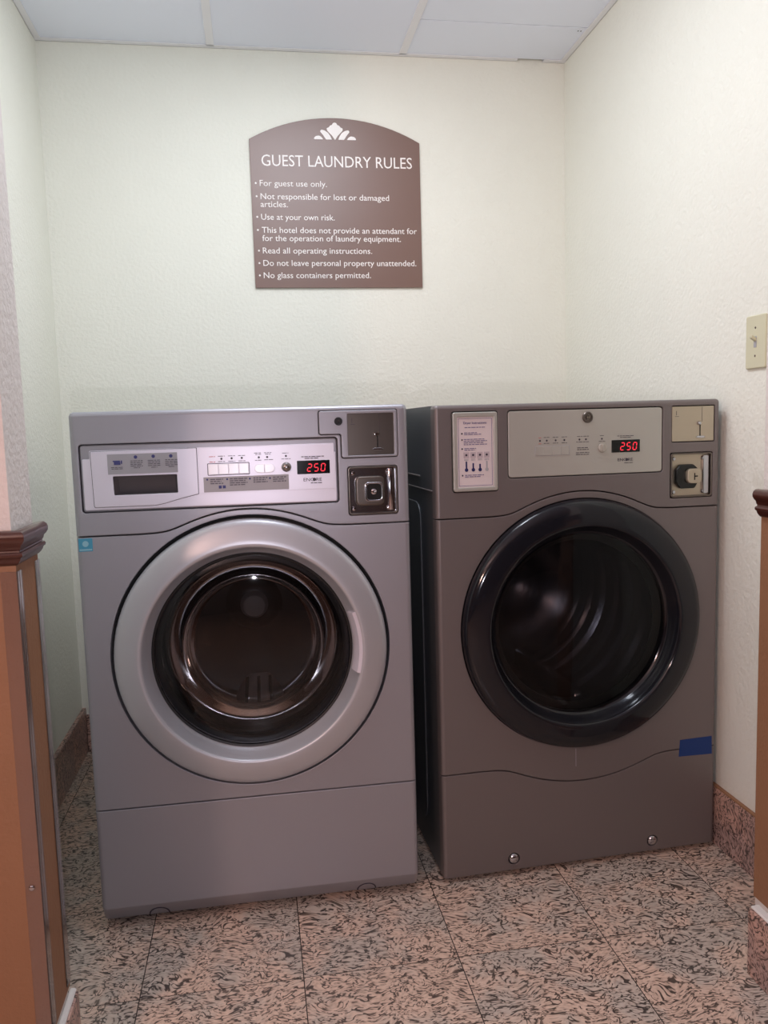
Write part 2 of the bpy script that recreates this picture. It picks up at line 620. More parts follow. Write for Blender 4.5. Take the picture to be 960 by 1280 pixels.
# ------------------------------------------------------------------ ceiling
ceil = struct(box('ceiling', HX0, HX1, HY, 0.1, H + 0.03, H + 0.06, M['dark']))
GX = [XL, 0.327, 0.937, XR]
gap = 0.011
for k in range(3):
    xa, xb = GX[k], GX[k + 1]
    rows = [0, -0.235, -0.86] if k == 2 else [0, -0.86]
    rows.append(YF)
    for a, b in zip(rows, rows[1:]):
        box('ceiling_tile', xa + .001, xb - .001, b + (.0018 if b != YF else 0), a - (.0018 if a else .014), H + 0.002, H + 0.016, M['ctile'], ceil, 0.001, 1)
bm = bmesh.new()
for (xa, xb) in ((HX0, GX[0]), (GX[0], GX[1]), (GX[1], GX[2]), (GX[2], GX[3]), (GX[3], HX1)):
    for r in range(8):
        y1 = YF - r * 0.76
        bm_box(bm, xa + .003, xb - .003, max(y1 - 0.757, HY), y1, H + 0.002, H + 0.016)
finish(bm, 'hall_ceiling_tiles', M['ctile'], ceil)
for x in (GX[1], GX[2]):
    box('grid_bar', x - 0.012, x + 0.012, HY + .01, -0.014, H - 0.001, H + 0.0035, M['cgrid'], ceil, 0.0006, 1)
box('grid_bar', XL + .016, XR - .016, -0.872, -0.848, H - 0.0014, H + 0.003, M['cgrid'], ceil, 0.0006, 1)
# wall angle moulding; a piece is missing near the right rear corner
for (a, b, c, d) in ((XL, 1.325, -0.019, 0), (1.415, XR, -0.019, 0), (XL, XL + .019, YF, -0.019), (XR - .019, XR, YF, -0.019)):
    bm = bmesh.new()
    bm_box(bm, a, b, c, d, H - 0.001, H + 0.0015)
    w = 0.0012
    if b - a > d - c: bm_box(bm, a, b, d - w, d, H - 0.001, H + 0.02)
    elif a == XL: bm_box(bm, a, a + w, c, d, H - 0.001, H + 0.02)
    else: bm_box(bm, b - w, b, c, d, H - 0.001, H + 0.02)
    finish(bm, 'wall_angle', M['cgrid'], ceil)
for k, (px, py) in enumerate(((1.452, -0.214), (1.461, -0.214))):
    bm = bmesh.new()
    bmesh.ops.create_circle(bm, cap_ends=True, segments=10, radius=0.0022)
    for v in bm.verts: v.co = Vector((v.co.x + px, v.co.y * 1.4 + py, H + 0.0018))
    finish(bm, 'pin_hole', M['dark'], ceil)


# ------------------------------------------------------------------ the sign
def make_sign():
    x0, x1, z0, zc, zt = 0.434, 0.987, 1.504, 1.967, 2.038
    s = empty('wall_sign', ((x0 + x1) / 2, 0, z0))
    cx = (x0 + x1) / 2
    hw = (x1 - x0) / 2
    sag = zt - zc
    R = (hw * hw + sag * sag) / (2 * sag)
    zz = zt - R
    a = math.asin(hw / R)
    pts = [(-hw, 0), (hw, 0)]
    for k in range(25):
        t = a - 2 * a * k / 24
        pts.append((R * math.sin(t), zz + R * math.cos(t) - z0))
    plate('sign_board', pts, -0.008, -0.001, M['sign'], s, 0.0008, 1)
    y = -0.0083
    lines = [('GUEST LAUNDRY RULES', 0.4705, 1.8855, .0350, .490, 0),
             ('For guest use only.', 0.4618, 1.8230, 0.2158, 1), ('Not responsible for lost or damaged', 0.4628, 1.7822, 0.4182, 1), ('articles.', 0.4617, 1.7578, 0.0872, 0),
             ('Use at your own risk.', 0.4620, 1.7181, 0.2372, 1), ('This hotel does not provide an attendant for', 0.4622, 1.6772, 0.5093, 1),
             ('for the operation of laundry equipment.', 0.4626, 1.6516, 0.4545, 0), ('Read all operating instructions.', 0.4626, 1.6126, 0.3567, 1),
             ('Do not leave personal property unattended.', 0.4625, 1.5734, 0.5046, 1), ('No glass containers permitted.', 0.4620, 1.5346, 0.3511, 1)]

    l = lines[0]
    text('title_lettering', l[0], l[1] - cx, l[2] - z0, l[3], y, M['signtext'], s, l[4], 0.0)
    for body, X, Z, w, bul in lines[1:]:
        text('rule_lettering', body, X - cx, Z - z0, 0.0187, y, M['signtext'], s, w, 0.0)
        if bul:
            plate('bullet', circ(X - cx - .0125, Z - z0 + .0085, .0031, 12), y - .0003, y + .0003, M['signtext'], s, 0.0001, 0)
    # palmette emblem: a fan and two arched petals each side
    X, Z = 0.7092, 1.9711
    X -= cx; Z -= z0
    u = 0.001 * 0.73

    def emb(pts): plate('emblem_petal', [(X + a * u, Z + b * u) for a, b in pts], y - .0003, y + .0003, M['signtext'], s, 0.0001, 0)
    emb(round_poly([(0, -2), (-12, 16), (-34, 38), (-36, 48), (-26, 52), (-20, 60), (-12, 62), (-8, 70), (0, 73), (8, 70), (12, 62), (20, 60), (26, 52), (36, 48), (34, 38), (12, 16)], 3, 3))
    for sg in (1, -1):
        emb([(sg * a, b) for a, b in round_poly([(14, 0), (40, 0), (52, 18), (66, 34), (60, 42), (44, 38), (30, 28), (20, 14)], [2, 3, 6, 5, 6, 6, 4, 3], 3)])
        emb([(sg * a, b) for a, b in round_poly([(52, 0), (94, 0), (92, 8), (84, 14), (70, 16), (60, 10)], 4, 3)])
    return tag(s, 'brown arched laundry rules sign with white lettering on back wall', 'sign')


make_sign()


# ------------------------------------------------------------------ light switch on the right wall
def make_switch():
    yc, zc = -1.090, 1.204
    s = empty('light_switch', (XR, yc, zc))

    def xz(bm):      # built facing -y, turn to face -x
        for v in bm.verts: v.co = Vector((v.co.y, -v.co.x, v.co.z))
    plate('cover_plate', rrect(-.0349, .0349, -.057, .057, .004), -.006, 0, M['almond'], s, 0.0025, 3, post=xz)
    plate('toggle_slot', rrect(-.005, .005, -.012, .012, .001), -.0066, -.003, M['label'], s, 0.0002, 1, post=xz)
    bm = bmesh.new()
    bm_box(bm, -.0045, .0045, -.017, 0, -.004, .004, .0015, 2)
    for v in bm.verts:
        v.co.z += 0.001 + (-v.co.y) * 0.55
        if v.co.y < -.01: v.co.z += .001
    xz(bm)
    finish(bm, 'toggle', M['almond'], s)
    for z in (-.030, .030):
        lathe('screw', [(0, -.0072), (.0018, -.007), (.0028, -.0058)], 0, z, M['steel'], s, 16, post=xz)
    return tag(s, 'almond toggle light switch on the right wall', 'light switch')


make_switch()

# ------------------------------------------------------------------ laundry machines
MW = 0.683          # width
MD = 0.70           # depth
CX, CZ = 0.3415, 0.582


def smax(a, b, k): return 0.5 * (a + b + math.sqrt((a - b) ** 2 + k * k))


def arch(zs, r, k=0.014, up=True, n=70, x0=0.0, x1=MW, lo=.06, hi=.62):
    """seam line: straight at height zs, bulging round the door circle of radius r"""
    pts = []
    for i in range(n + 1):
        x = x0 + (x1 - x0) * i / n
        d = r * r - (x - CX) ** 2
        c = math.sqrt(d) if d > 0 else 0
        if up: z = smax(zs, CZ + c, k) if d > 0 else zs + 0.0
        else: z = -smax(-zs, -(CZ - c), k) if d > 0 else zs
        if up and z > zs + 0.0 and (CZ + c) < zs: z = zs + (z - zs) * max(0, 1 - (zs - CZ - c) / .05)
        if not up and (CZ - c) > zs: z = zs - (zs - z) * max(0, 1 - (CZ - c - zs) / .05)
        pts.append((x, z))
    return pts


def edge_round(top=None, bottom=None, R=0.011):
    """rounds the vertical edges (and top) of a front panel backwards"""
    cuts = []
    st = [0.0012, 0.0028, 0.005, 0.008, R]
    for s in st:
        cuts.append(((1, 0, 0), (s, 0, 0)))
        cuts.append(((1, 0, 0), (MW - s, 0, 0)))
        if top: cuts.append(((0, 0, 1), (0, 0, top - s)))
    if bottom: cuts.append(((0, 0, 1), (0, 0, bottom))); cuts.append(((0, 0, 1), (0, 0, bottom - .006)))

    def f(c):
        y = 0
        d = min(c.x, MW - c.x)
        if top: dz = top - c.z
        else: dz = 1
        ax = max(0, R - max(d, 0)); az = max(0, R - max(dz, 0)) if top else 0
        q = min(R, math.hypot(ax, az))
        if c.y < 0.012: y += R - math.sqrt(max(0, R * R - q * q))
        if bottom and c.z < bottom: y += (bottom - c.z) * 0.6
        return y
    return cuts, f


def seven_seg(parent, txt, x, z, h, y, slant=0.12):
    segs = {'2': 'abged', '5': 'afgcd', '0': 'abcdef'}
    w = h * 0.52
    t = h * 0.13
    hh = h / 2
    P = dict(a=((0, h), (w, h)), b=((w, h), (w, hh)), c=((w, hh), (w, 0)), d=((0, 0), (w, 0)), e=((0, hh), (0, 0)), f=((0, h), (0, hh)), g=((0, hh), (w, hh)))
    for ch in txt:
        if ch == '.':
            continue
        bm = bmesh.new()
        for s in segs[ch]:
            a, b = Vector(P[s][0]), Vector(P[s][1])
            d = (b - a).normalized(); n = Vector((-d.y, d.x)) * t / 2
            a2, b2 = a + d * t * .22, b - d * t * .22
            ps = [a2, a2 + d * t / 2 + n, b2 - d * t / 2 + n, b2, b2 - d * t / 2 - n, a2 + d * t / 2 - n]
            vs = [bm.verts.new((x + p.x + p.y * slant, y, z + p.y)) for p in ps]
            bm.faces.new(vs)
        finish(bm, 'digit', M['led'], parent, 0)
        x += w + h * 0.42


def dashes(name, parent, rows, y, m, t=0.0012):
    """rows of tiny print too small to read: thin inked bars (x0, x1, z)"""
    bm = bmesh.new()
    for x0, x1, z in rows:
        x = x0
        while x < x1 - .001:
            w = min(random.uniform(.004, .011), x1 - x)
            bm_box(bm, x, x + w, y - .0002, y + .0001, z - t / 2, z + t / 2)
            x += w + .0014
    o = finish(bm, name, m, parent, 0)
    o['kind'] = 'stuff'
    return o


def dots(name, parent, pts, r, y, m):
    for x, z in pts:
        bm = bmesh.new()
        g = bmesh.ops.create_circle(bm, cap_ends=True, segments=14, radius=r)
        for v in g['verts']: v.co = Vector((x + v.co.x, y, z + v.co.y))
        o = finish(bm, name, m, parent, 0)
    return o


def quads(name, parent, rects, y, m, d=.0003):
    for x0, x1, z0, z1 in rects:
        bm = bmesh.new()
        bm_box(bm, x0, x1, y - d, y + d, z0, z1)
        o = finish(bm, name, m, parent, 0)
    return o


def lock(parent, x, z, y, r, m1, m2):
    k = lathe('key_lock', [(r, y + .004), (r, y - .002), (r * .9, y - .0035), (r * .72, y - .0035), (r * .66, y - .0015), (r * .4, y - .0015), (r * .36, y - .004), (r * .22, y - .004), (r * .2, y - .001), (0, y - .001)], x, z, m1, parent, 32)
    dots('lock_core', k, [(x, z)], r * .18, y - .0042, m2)
    quads('key_way', k, [(x - r * .05, x + r * .05, z - r * .3, z + r * .3)], y - .0041, M['dark'])
    return k


def cabinet(parent, h, paint, sidem):
    """the box behind the front panels, hollow so the drum can be seen"""
    y0 = 0.031
    bm = bmesh.new()
    t = 0.003
    i = 0.0015
    bm_box(bm, i, i + t, y0, MD, .012, h - .001)
    bm_box(bm, MW - i - t, MW - i, y0, MD, .012, h - .001)
    bm_box(bm, i + t, MW - i - t, MD - t, MD, .012, h - .001)
    bm_box(bm, i + t, MW - i - t, y0, MD - t, .012, .012 + t)
    c = finish(bm, 'cabinet', sidem, parent)
    plate('top_panel', rrect(i, MW - i, -MD, -y0, .006), -t / 2, t / 2, paint, parent, .001, 2,
          post=lambda bm: [setattr(v, 'co', Vector((v.co.x, -v.co.z, h - t / 2 - v.co.y))) for v in bm.verts])
    plate('bulkhead', [[(i + t, .016), (MW - i - t, .016), (MW - i - t, h - .003), (i + t, h - .003)], circ(CX, CZ, .192)], .030, .034, M['black'], parent, .0005, 1)
    for x in (.06, MW - .06):
        for y in (.07, MD - .07):
            bm = bmesh.new()
            bmesh.ops.create_cone(bm, cap_ends=True, segments=20, radius1=.022, radius2=.016, depth=.012)
            for v in bm.verts: v.co += Vector((x, y, .006))
            finish(bm, 'levelling_foot', M['black'], parent)
    return c


def coin_slide(parent, x0, x1, z0, z1, y, chrome, style):
    """recess, bright plate, bolts and the slide mechanism"""
    rc = plate('coin_slide_frame', [rrect(x0, x1, z0, z1, .006), rrect(x0 + .0035, x1 - .0035, z0 + .0035, z1 - .0035, .004)], y - .002, y + .012, M['steel'], parent, .001)
    pl = plate('coin_slide', rrect(x0 + .003, x1 - .003, z0 + .003, z1 - .003, .003), y + .008, y + .011, chrome, parent, .0005)
    w, h = x1 - x0, z1 - z0
    for a, b in ((.1, .12), (.82, .12), (.1, .87), (.82, .87)):
        lathe('bolt', [(0, y + .002), (.0035, y + .003), (.005, y + .0055), (.0055, y + .009)], x0 + a * w, z0 + b * h, M['chrome'], pl, 16)
    if style == 0:
        cx, cz = x0 + .44 * w, z0 + .49 * h
        a = .30 * w
        plate('slide_housing', round_poly([(cx - a, cz - a), (cx + a * .95, cz - a), (cx + a, cz + a), (cx - a, cz + a)], .012, 4), y - .004, y + .009, M['steel'], pl, .004, 3)
        plate('slide_ring', [rrect(cx - .013, cx + .026, cz - .022, cz + .019, .008), rrect(cx - .008, cx + .022, cz - .018, cz + .015, .006)], y - .010, y - .003, M['chrome'], pl, .0015, 2)
        plate('slide_block', rrect(cx - .008, cx + .022, cz - .018, cz + .015, .006), y - .0055, y - .003, M['dark'], pl, .001)
        lathe('slide_lock', [(0, y - .012), (.003, y - .0125), (.006, y - .011), (.0068, y - .005)], cx + .006, cz - .001, M['chrome'], pl, 24)
        box('side_rail', x0 + .82 * w, x0 + .90 * w, y - .002, y + .008, z0 + .07 * h, z0 + .95 * h, M['chrome'], pl, .002)
    else:
        cx, cz = x0 + .40 * w, z0 + .47 * h
        oc = round_poly([(cx - .030, cz - .015), (cx - .018, cz - .028), (cx + .018, cz - .028), (cx + .026, cz - .015), (cx + .026, cz + .018), (cx + .014, cz + .028), (cx - .018, cz + .028), (cx - .030, cz + .016)], .004, 3)
        plate('slide_housing', oc, y - .004, y + .009, M['screen'], pl, .003, 2)
        plate('slide_head', rrect(cx - .006, cx + .030, cz - .016, cz + .018, .010), y - .013, y - .003, M['steel2'], pl, .002, 2)
        quads('key_way', pl, [(cx + .010, cx + .0125, cz - .008, cz + .008), (cx + .0125, cx + .019, cz - .001, cz + .002)], y - .0132, M['dark'])
        box('side_rail', x0 + .80 * w, x0 + .95 * w, y + .001, y + .009, z0 + .06 * h, z0 + .94 * h, M['chrome'], pl, .003)
    return pl


def coin_plate(parent, x0, x1, z0, z1, y, m, sx, sz):
    p = plate('coin_plate', rrect(x0, x1, z0, z1, .002), y, y + .004, m, parent, .0008)
    # coin slot, return lever, cup lip
    quads('coin_slot', p, [(sx - .0012, sx + .0012, sz - .030, sz - .004)], y - .0002, M['dark'])
    lathe('lever', [(0, y - .007), (.003, y - .0065), (.0045, y - .004), (.0045, y)], sx - .004, sz, M['chrome'], p, 18)
    box('lever_arm', sx - .004, sx + .004, y - .005, y - .001, sz - .003, sz + .003, m, p, .0012)
    quads('scribed_line', p, [(sx + .0045, sx + .0052, sz + .003, z1 - .002)], y - .0001, M['ink'])
    plate('cup_lip', round_poly([(sx - .013, sz - .032), (sx - .007, sz - .029), (sx + .007, sz - .029), (sx + .013, sz - .032), (sx + .006, sz - .034), (sx - .006, sz - .034)], .001, 2), y - .004, y, M['chrome'], p, .0008)
    quads('stamped_mark', p, [(x0 + .010, x0 + .011, z1 - .020, z1 - .010), (x0 + .007, x0 + .017, z1 - .023, z1 - .0222)], y - .0001, M['ink'])
    return p


def make_washer():
    h = 1.0911
    t = empty('washing_machine', (.0445, -1.029, 0), -.0029)
    tag(t, 'silver grey front-load washing machine, the left one with silver door ring', 'washing machine')
    P = M['paint']
    cabinet(t, h, P, P)
    yb = 0.030
    g = .0013
    # console fascia
    top = [(MW, h - .008), (MW - .0025, h - .0025), (MW - .008, h), (.008, h), (.0025, h - .0025), (0, h - .008)]
    lower = [(x, z + g) for x, z in arch(.8415, .301)]
    pan = rrect(.016, .5335, .889, 1.0265, .007)
    cm = [(.495, 1.0815), (.6615, 1.0815), (.6615, .981), (.5405, .981), (.5405, 1.031), (.495, 1.031)]
    cmo = round_poly(cm, .006)
    cs = rrect(.5525, .6590, .860, .9635, .006)
    plate('console_panel', [lower + top, pan, cmo, cs], 0, yb, P, t, .0016, 2, round_x=edge_round(h))
    # backs of the pockets
    plate('pocket_back', [(.012, .886), (.664, .855), (.664, 1.085), (.49, 1.085), (.49, 1.03), (.012, 1.03)], .020, .024, M['dark'], t, .0005, 0)
    # sloped surround of the control panel
    rec = [(.080, .923), (.2045, .9235), (.2045, .961), (.079, .961)]
    rech = [(.0795, .9225), (.205, .923), (.205, .9615), (.0785, .9615)]
    plate('panel_surround', [rrect(.0172, .5323, .8902, 1.0253, .0065), rech], .0045, .016, P, t, .003, 2)
    pp = round_poly([(.0215, .8945), (.5285, .8925), (.5285, .996), (.5255, .996), (.5255, 1.0145), (.036, 1.0135), (.036, .997), (.0215, .997)], [.005, .005, .002, .002, .002, .002, .002, .003])
    pm = [(a, b) for a, b in pp]
    cp = plate('control_panel', [pm, rech], .0005, .0048, M['silver'], t, .0012, 2)
    # detergent drawer front
    dr = round_poly([(.0405, .9), (.166, .8995), (.205, .9105), (.2455, .9195), (.2455, 1.0125), (.0385, 1.0115)], [.004, .02, .03, .002, .002, .002], 5)
    rec = [(.080, .923), (.2045, .9235), (.2045, .961), (.079, .961)]
    d = plate('detergent_drawer', [dr, round_poly(rec, .0025)], -.0012, .003, M['silver'], t, .0010, 2)
    plate('drawer_outline', [round_poly([(.0395, .8992), (.166, .8987), (.205, .9097), (.2463, .9187), (.2463, 1.0133), (.0376, 1.0123)], [.004, .02, .03, .002, .002, .002], 5), dr], .0001, .0006, M['ink'], d, .0001, 0)
    bm = bmesh.new()
    x0, x1, z0, z1 = .0795, .204, .9235, .9605
    V = [bm.verts.new(c) for c in ((x0, .0025, z0), (x1, .0025, z0), (x1, .0025, z1), (x0, .0025, z1), (x0 + .010, .0145, z0 + .001), (x1 - .0035, .0145, z0 + .001), (x1 - .004, .006, z1 - .005), (x0 + .009, .006, z1 - .005))]
    for f in ((0, 1, 5, 4), (1, 2, 6, 5), (2, 3, 7, 6), (3, 0, 4, 7), (4, 5, 6, 7)): bm.faces.new([V[k] for k in f])
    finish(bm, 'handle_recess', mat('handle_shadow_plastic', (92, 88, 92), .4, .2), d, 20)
    lb = plate('drawer_label', rrect(.0705, .207, .9650, 1.0055, .0008), -.0016, -.001, M['label'], t, .0002, 0)
    y = -.0019
    quads('cup_symbol', lb, [(.081, .095, .990, .9925), (.083, .0955, .984, .9903), (.0965, .099, .9860, .9925)], y, M['inkblue'])
    dots('compartment_symbol', lb, [(.1255, .9985), (.160, .999), (.1945, .9985)], .0035, y, M['inkblue'])
    dashes('small_print', lb, [(.077, .101, .979), (.078, .100, .976)] + [(c - .012, c + .012, q) for c in (.127, .161, .195) for q in (.991, .9875, .984, .9805)] + [(c - .006, c + .006, .977) for c in (.127, .161, .195)], y, M['ink'], .0011)
    # control overlay
    ov = plate('control_overlay', rrect(.2495, .5255, .9195, 1.012, .0015), -.0004, .001, M['silver'], t, .0003, 1)
    y = -.0007
    for k in range(4):
        a = .2675 + k * .0205
        plate('push_button', rrect(a, a + .0196, .9575, .9785, .0012), -.0026, 0, M['white'], ov, .0008, 2)
    plate('button_border', [rrect(.2655, .3505, .9555, .9805, .002), rrect(.2668, .3492, .9568, .9792, .0012)], -.0009, 0, M['ink'], ov, .0001, 0)
    for a, b, sx in ((.3605, .3805, 1), (.3812, .4015, -1)):
        q = [(b, .9575), (b, .9755)] + [(a + .009 - .009 * math.sin(PI * k / 8), .9665 + .009 * math.cos(PI * k / 8)) for k in range(9)]
        if sx < 0: q = [(a, .9755), (a, .9575)] + [(b - .009 + .009 * math.sin(PI * k / 8), .9665 - .009 * math.cos(PI * k / 8)) for k in range(9)]
        plate('push_button', q, -.0026, 0, M['white'], ov, .0008, 2)
    kb = lathe('start_knob', [(0, -.0095), (.004, -.0092), (.008, -.0075), (.0098, -.005), (.0102, 0)], .4255, .9675, M['knob'], ov, 32)
    sc = plate('display_window', rrect(.4475, .5155, .9515, .9795, .0012), -.0014, 0, M['screen'], t, .0004, 1)
    seven_seg(sc, '250', .4685, .9570, .0150, -.0017)
    text('brand_lettering', 'ENC RE', .4600, .9365, .0068, y, M['ink'], ov, .038)
    dots('lettering_dot', ov, [(.4825, .9397)], .0036, y - .0002, M['ink'])
    dashes('small_print', ov, [(.475, .498, .9327), (.457, .504, .9875), (.464, .492, .984)], y, M['ink'], .0016)
    dashes('red_print', ov, [(.270, .282, .994), (.270, .282, .983)], y, M['inkred'], .0014)
    dashes('button_print', ov, [(.2875 + k * .0205, .2875 + k * .0205 + .014, q) for k in range(3) for q in (.9945, .9835)] + [(.361, .377, .9985), (.381, .396, .9985), (.363, .375, .9955), (.383, .394, .9955), (.362, .375, .9835), (.381, .399, .984), (.418, .431, .9965), (.416, .435, .9845)], y, M['ink'], .0011)
    dots('indicator_lamp', ov, [(.2945, .989), (.3150, .9895), (.3355, .9895), (.370, .9895), (.387, .9895), (.4255, .9905)], .0022, y - .0001, M['ink'])
    l2 = plate('instruction_label', rrect(.2565, .4295, .9215, .9525, .0008), -.0009, 0, M['label'], t, .0002, 0)
    rows = []
    for a, b, n in ((.270, .296, 3), (.309, .345, 4), (.357, .386, 3), (.397, .424, 3)):
        for k in range(n): rows.append((a, b - .004 * (k % 2), .9475 - k * .0042))
    dashes('small_print', l2, rows, -.0012, mat('mid_ink', (104, 104, 116), .5), .0022)
    dots('step_mark', l2, [(.264, .9475), (.304, .947), (.350, .9465), (.391, .946)], .0020, -.0013, M['inkblue'])
    quads('step_symbol', l2, [(.2865, .2925, .9285, .9345), (.2945, .3005, .9285, .9345)], -.0013, M['inkblue'])
    # coin meter cover
    cv = round_poly([(.4963, 1.0802), (.6602, 1.0802), (.6602, .9823), (.5418, .9823), (.5418, 1.0323), (.4963, 1.0323)], .005)
    c = plate('coin_meter_door', [cv, rrect(.5555, .6535, .9865, 1.0735, .002)], -.0015, .012, P, t, .0014, 2)
    lock(t, .5365, 1.0585, -.0015, .0085, M['black'], M['chrome'])
    coin_plate(t, .5550, .6540, .9860, 1.0740, .0035, M['steel'], .6185, 1.0300)
    coin_slide(t, .5535, .6580, .861, .9625, .001, M['chrome'], 0)
    # middle and lower panels
    up = [(x, z - g) for x, z in arch(.8415, .301)]
    plate('front_panel', [[(0, .2655), (MW, .2655)] + up[::-1], circ(CX, CZ, .2900)], 0, yb, P, t, .0016, 2, round_x=edge_round(None))
    plate('lower_panel', [(0, .012), (MW, .012), (MW, .2630), (0, .2630)], 0, yb, P, t, .0016, 2, round_x=edge_round(None, .049))
    for x, z in ((.115, .013), (.566, .013)):
        q = [(x + .022 * math.cos(PI * k / 14), z + .021 * math.sin(PI * k / 14)) for k in range(15)]
        q2 = [(x + .019 * math.cos(PI * k / 14), z + .018 * math.sin(PI * k / 14) + .0005) for k in range(15)][::-1]
        def lean(bm):
            for v in bm.verts: v.co.y += (.049 - v.co.z) * .6
        tb = plate('access_tab', q, -.0012, .002, M['ink'], t, .0004, 1, post=lean)
        plate('tab_face', q2, -.0018, .002, P, tb, .0006, 1, post=lean)
        for a in (-.005, .005):
            plate('tab_rib', [(x + a - .001, z + .002), (x + a + .001, z + .002), (x + a + .001, z + .013), (x + a - .001, z + .013)], -.0030, 0, P, tb, .0003, 1, post=lean)
    # energy sticker
    st = plate('energy_sticker', rrect(.0045, .0315, .8120, .8385, .001), -.0004, .0006, M['cyan'], t, .0001, 0)
    quads('printed_band', st, [(.006, .030, .8140, .8170)], -.0006, M['pale'])
    dots('printed_star', st, [(.018, .8275)], .0062, -.0006, M['pale'])
    # door gap liner
    lathe('door_recess', [(.2910, .004), (.2910, .026), (.215, .028)], CX, CZ, M['dark'], t)
    # door: rounded ring with a funnel down to the glass
    dk = empty('door', (0, 0, 0)); dk.parent = t
    prof = [(.2805, .016), (.2820, .004), (.2825, -.006), (.2805, -.012), (.277, -.0165), (.268, -.0205), (.255, -.0250), (.242, -.0285), (.234, -.0300), (.229, -.0300), (.2265, -.0285), (.2250, -.0255), (.2225, -.018), (.2160, .000), (.2095, .010), (.2050, .014), (.2050, .022), (.2820, .022)]
    lathe('door_ring', prof, CX, CZ, M['ring'], dk, 128, True, smooth=50)
    lathe('glass_seal', [(.2100, .0085), (.2078, .0065), (.2050, .0075), (.2040, .012)], CX, CZ, M['black'], dk, 128)
    # handle grip set into the right inside of the ring
    bm = bmesh.new()
    A = []
    for k in range(13):
        a = math.radians(-17 + 34 * k / 12 + 3)
        ring = []
        for r, y in ((.2275, -.0305), (.2205, -.0275), (.2140, -.0120), (.2120, .000), (.2175, .000), (.2270, -.0285)):
            ring.append(bm.verts.new((CX + r * math.cos(a), y, CZ + r * math.sin(a))))
        A.append(ring)
    for a, b in zip(A, A[1:]):
        for k in range(6): bm.faces.new((a[k], a[(k + 1) % 6], b[(k + 1) % 6], b[k]))
    bm.faces.new(A[0]); bm.faces.new(A[-1])
    finish(bm, 'door_grip', M['silver'], dk, 30)
    # domed outer glass and the deep bowl behind
    lathe('door_glass', [(.2065, .010), (.195, .0055), (.170, .0005), (.130, -.0045), (.08, -.0078), (.04, -.009), (0, -.0094)], CX, CZ, M['glass'], dk, 96)
    lathe('glass_bowl', [(.190, .020), (.174, .040), (.156, .080), (.144, .115), (.130, .130), (.08, .140), (0, .143)], CX, CZ, tinted('bowl_glass', (.75, .75, .76), .05), dk, 96)
    # gasket, drum mouth, drum
    gk = lathe('gasket', [(.192, .034), (.196, .05), (.190, .056), (.196, .064), (.188, .072), (.193, .082), (.176, .092), (.160, .100)], CX, CZ, M['black'], t, 96)
    lathe('drum_mouth', [(.160, .100), (.151, .104), (.148, .112), (.154, .119), (.20, .126), (.26, .130)], CX, CZ, M['drum'], gk, 96)
    dm = lathe('drum', [(.262, .130), (.262, .50)], CX, CZ, M['drum'], t, 96)
    lathe('drum_back', [(.262, .50), (.20, .512), (.12, .508), (.075, .500), (.06, .478), (.045, .470), (.02, .466), (0, .465)], CX, CZ, M['drum'], dm, 96)
    lathe('hub_glow_cap', [(0, .440), (.015, .441), (.028, .446), (.034, .456), (.040, .480)], CX, CZ, M['drumlit'], dm, 48)  # pale cap, its colour standing in for the glow at the hub
    for ang in (-89, 31, 151):
        a = math.radians(ang)
        bm = bmesh.new()
        bm_box(bm, .190, .262, .16, .50, -.075, .075, .03, 4)
        for v in bm.verts:
            f = 1 - .55 * (0.262 - v.co.x) / .072
            q = v.co.z * f
            v.co = Vector((CX + v.co.x * math.cos(a) - q * math.sin(a), v.co.y, CZ + v.co.x * math.sin(a) + q * math.cos(a)))
        L = finish(bm, 'drum_lifter', M['drumlit'] if ang == -89 else M['drum'], t)  # lowest lifter paler than the others: brightness painted into its colour
        for k in (-1, 0, 1):
            bm = bmesh.new()
            bm_box(bm, .1885, .1905, .20, .44, k * .030 - .004, k * .030 + .004)
            for v in bm.verts:
                q = v.co.z
                v.co = Vector((CX + v.co.x * math.cos(a) - q * math.sin(a), v.co.y, CZ + v.co.x * math.sin(a) + q * math.cos(a)))
            finish(bm, 'lifter_slot', M['dark'], L)
    return t


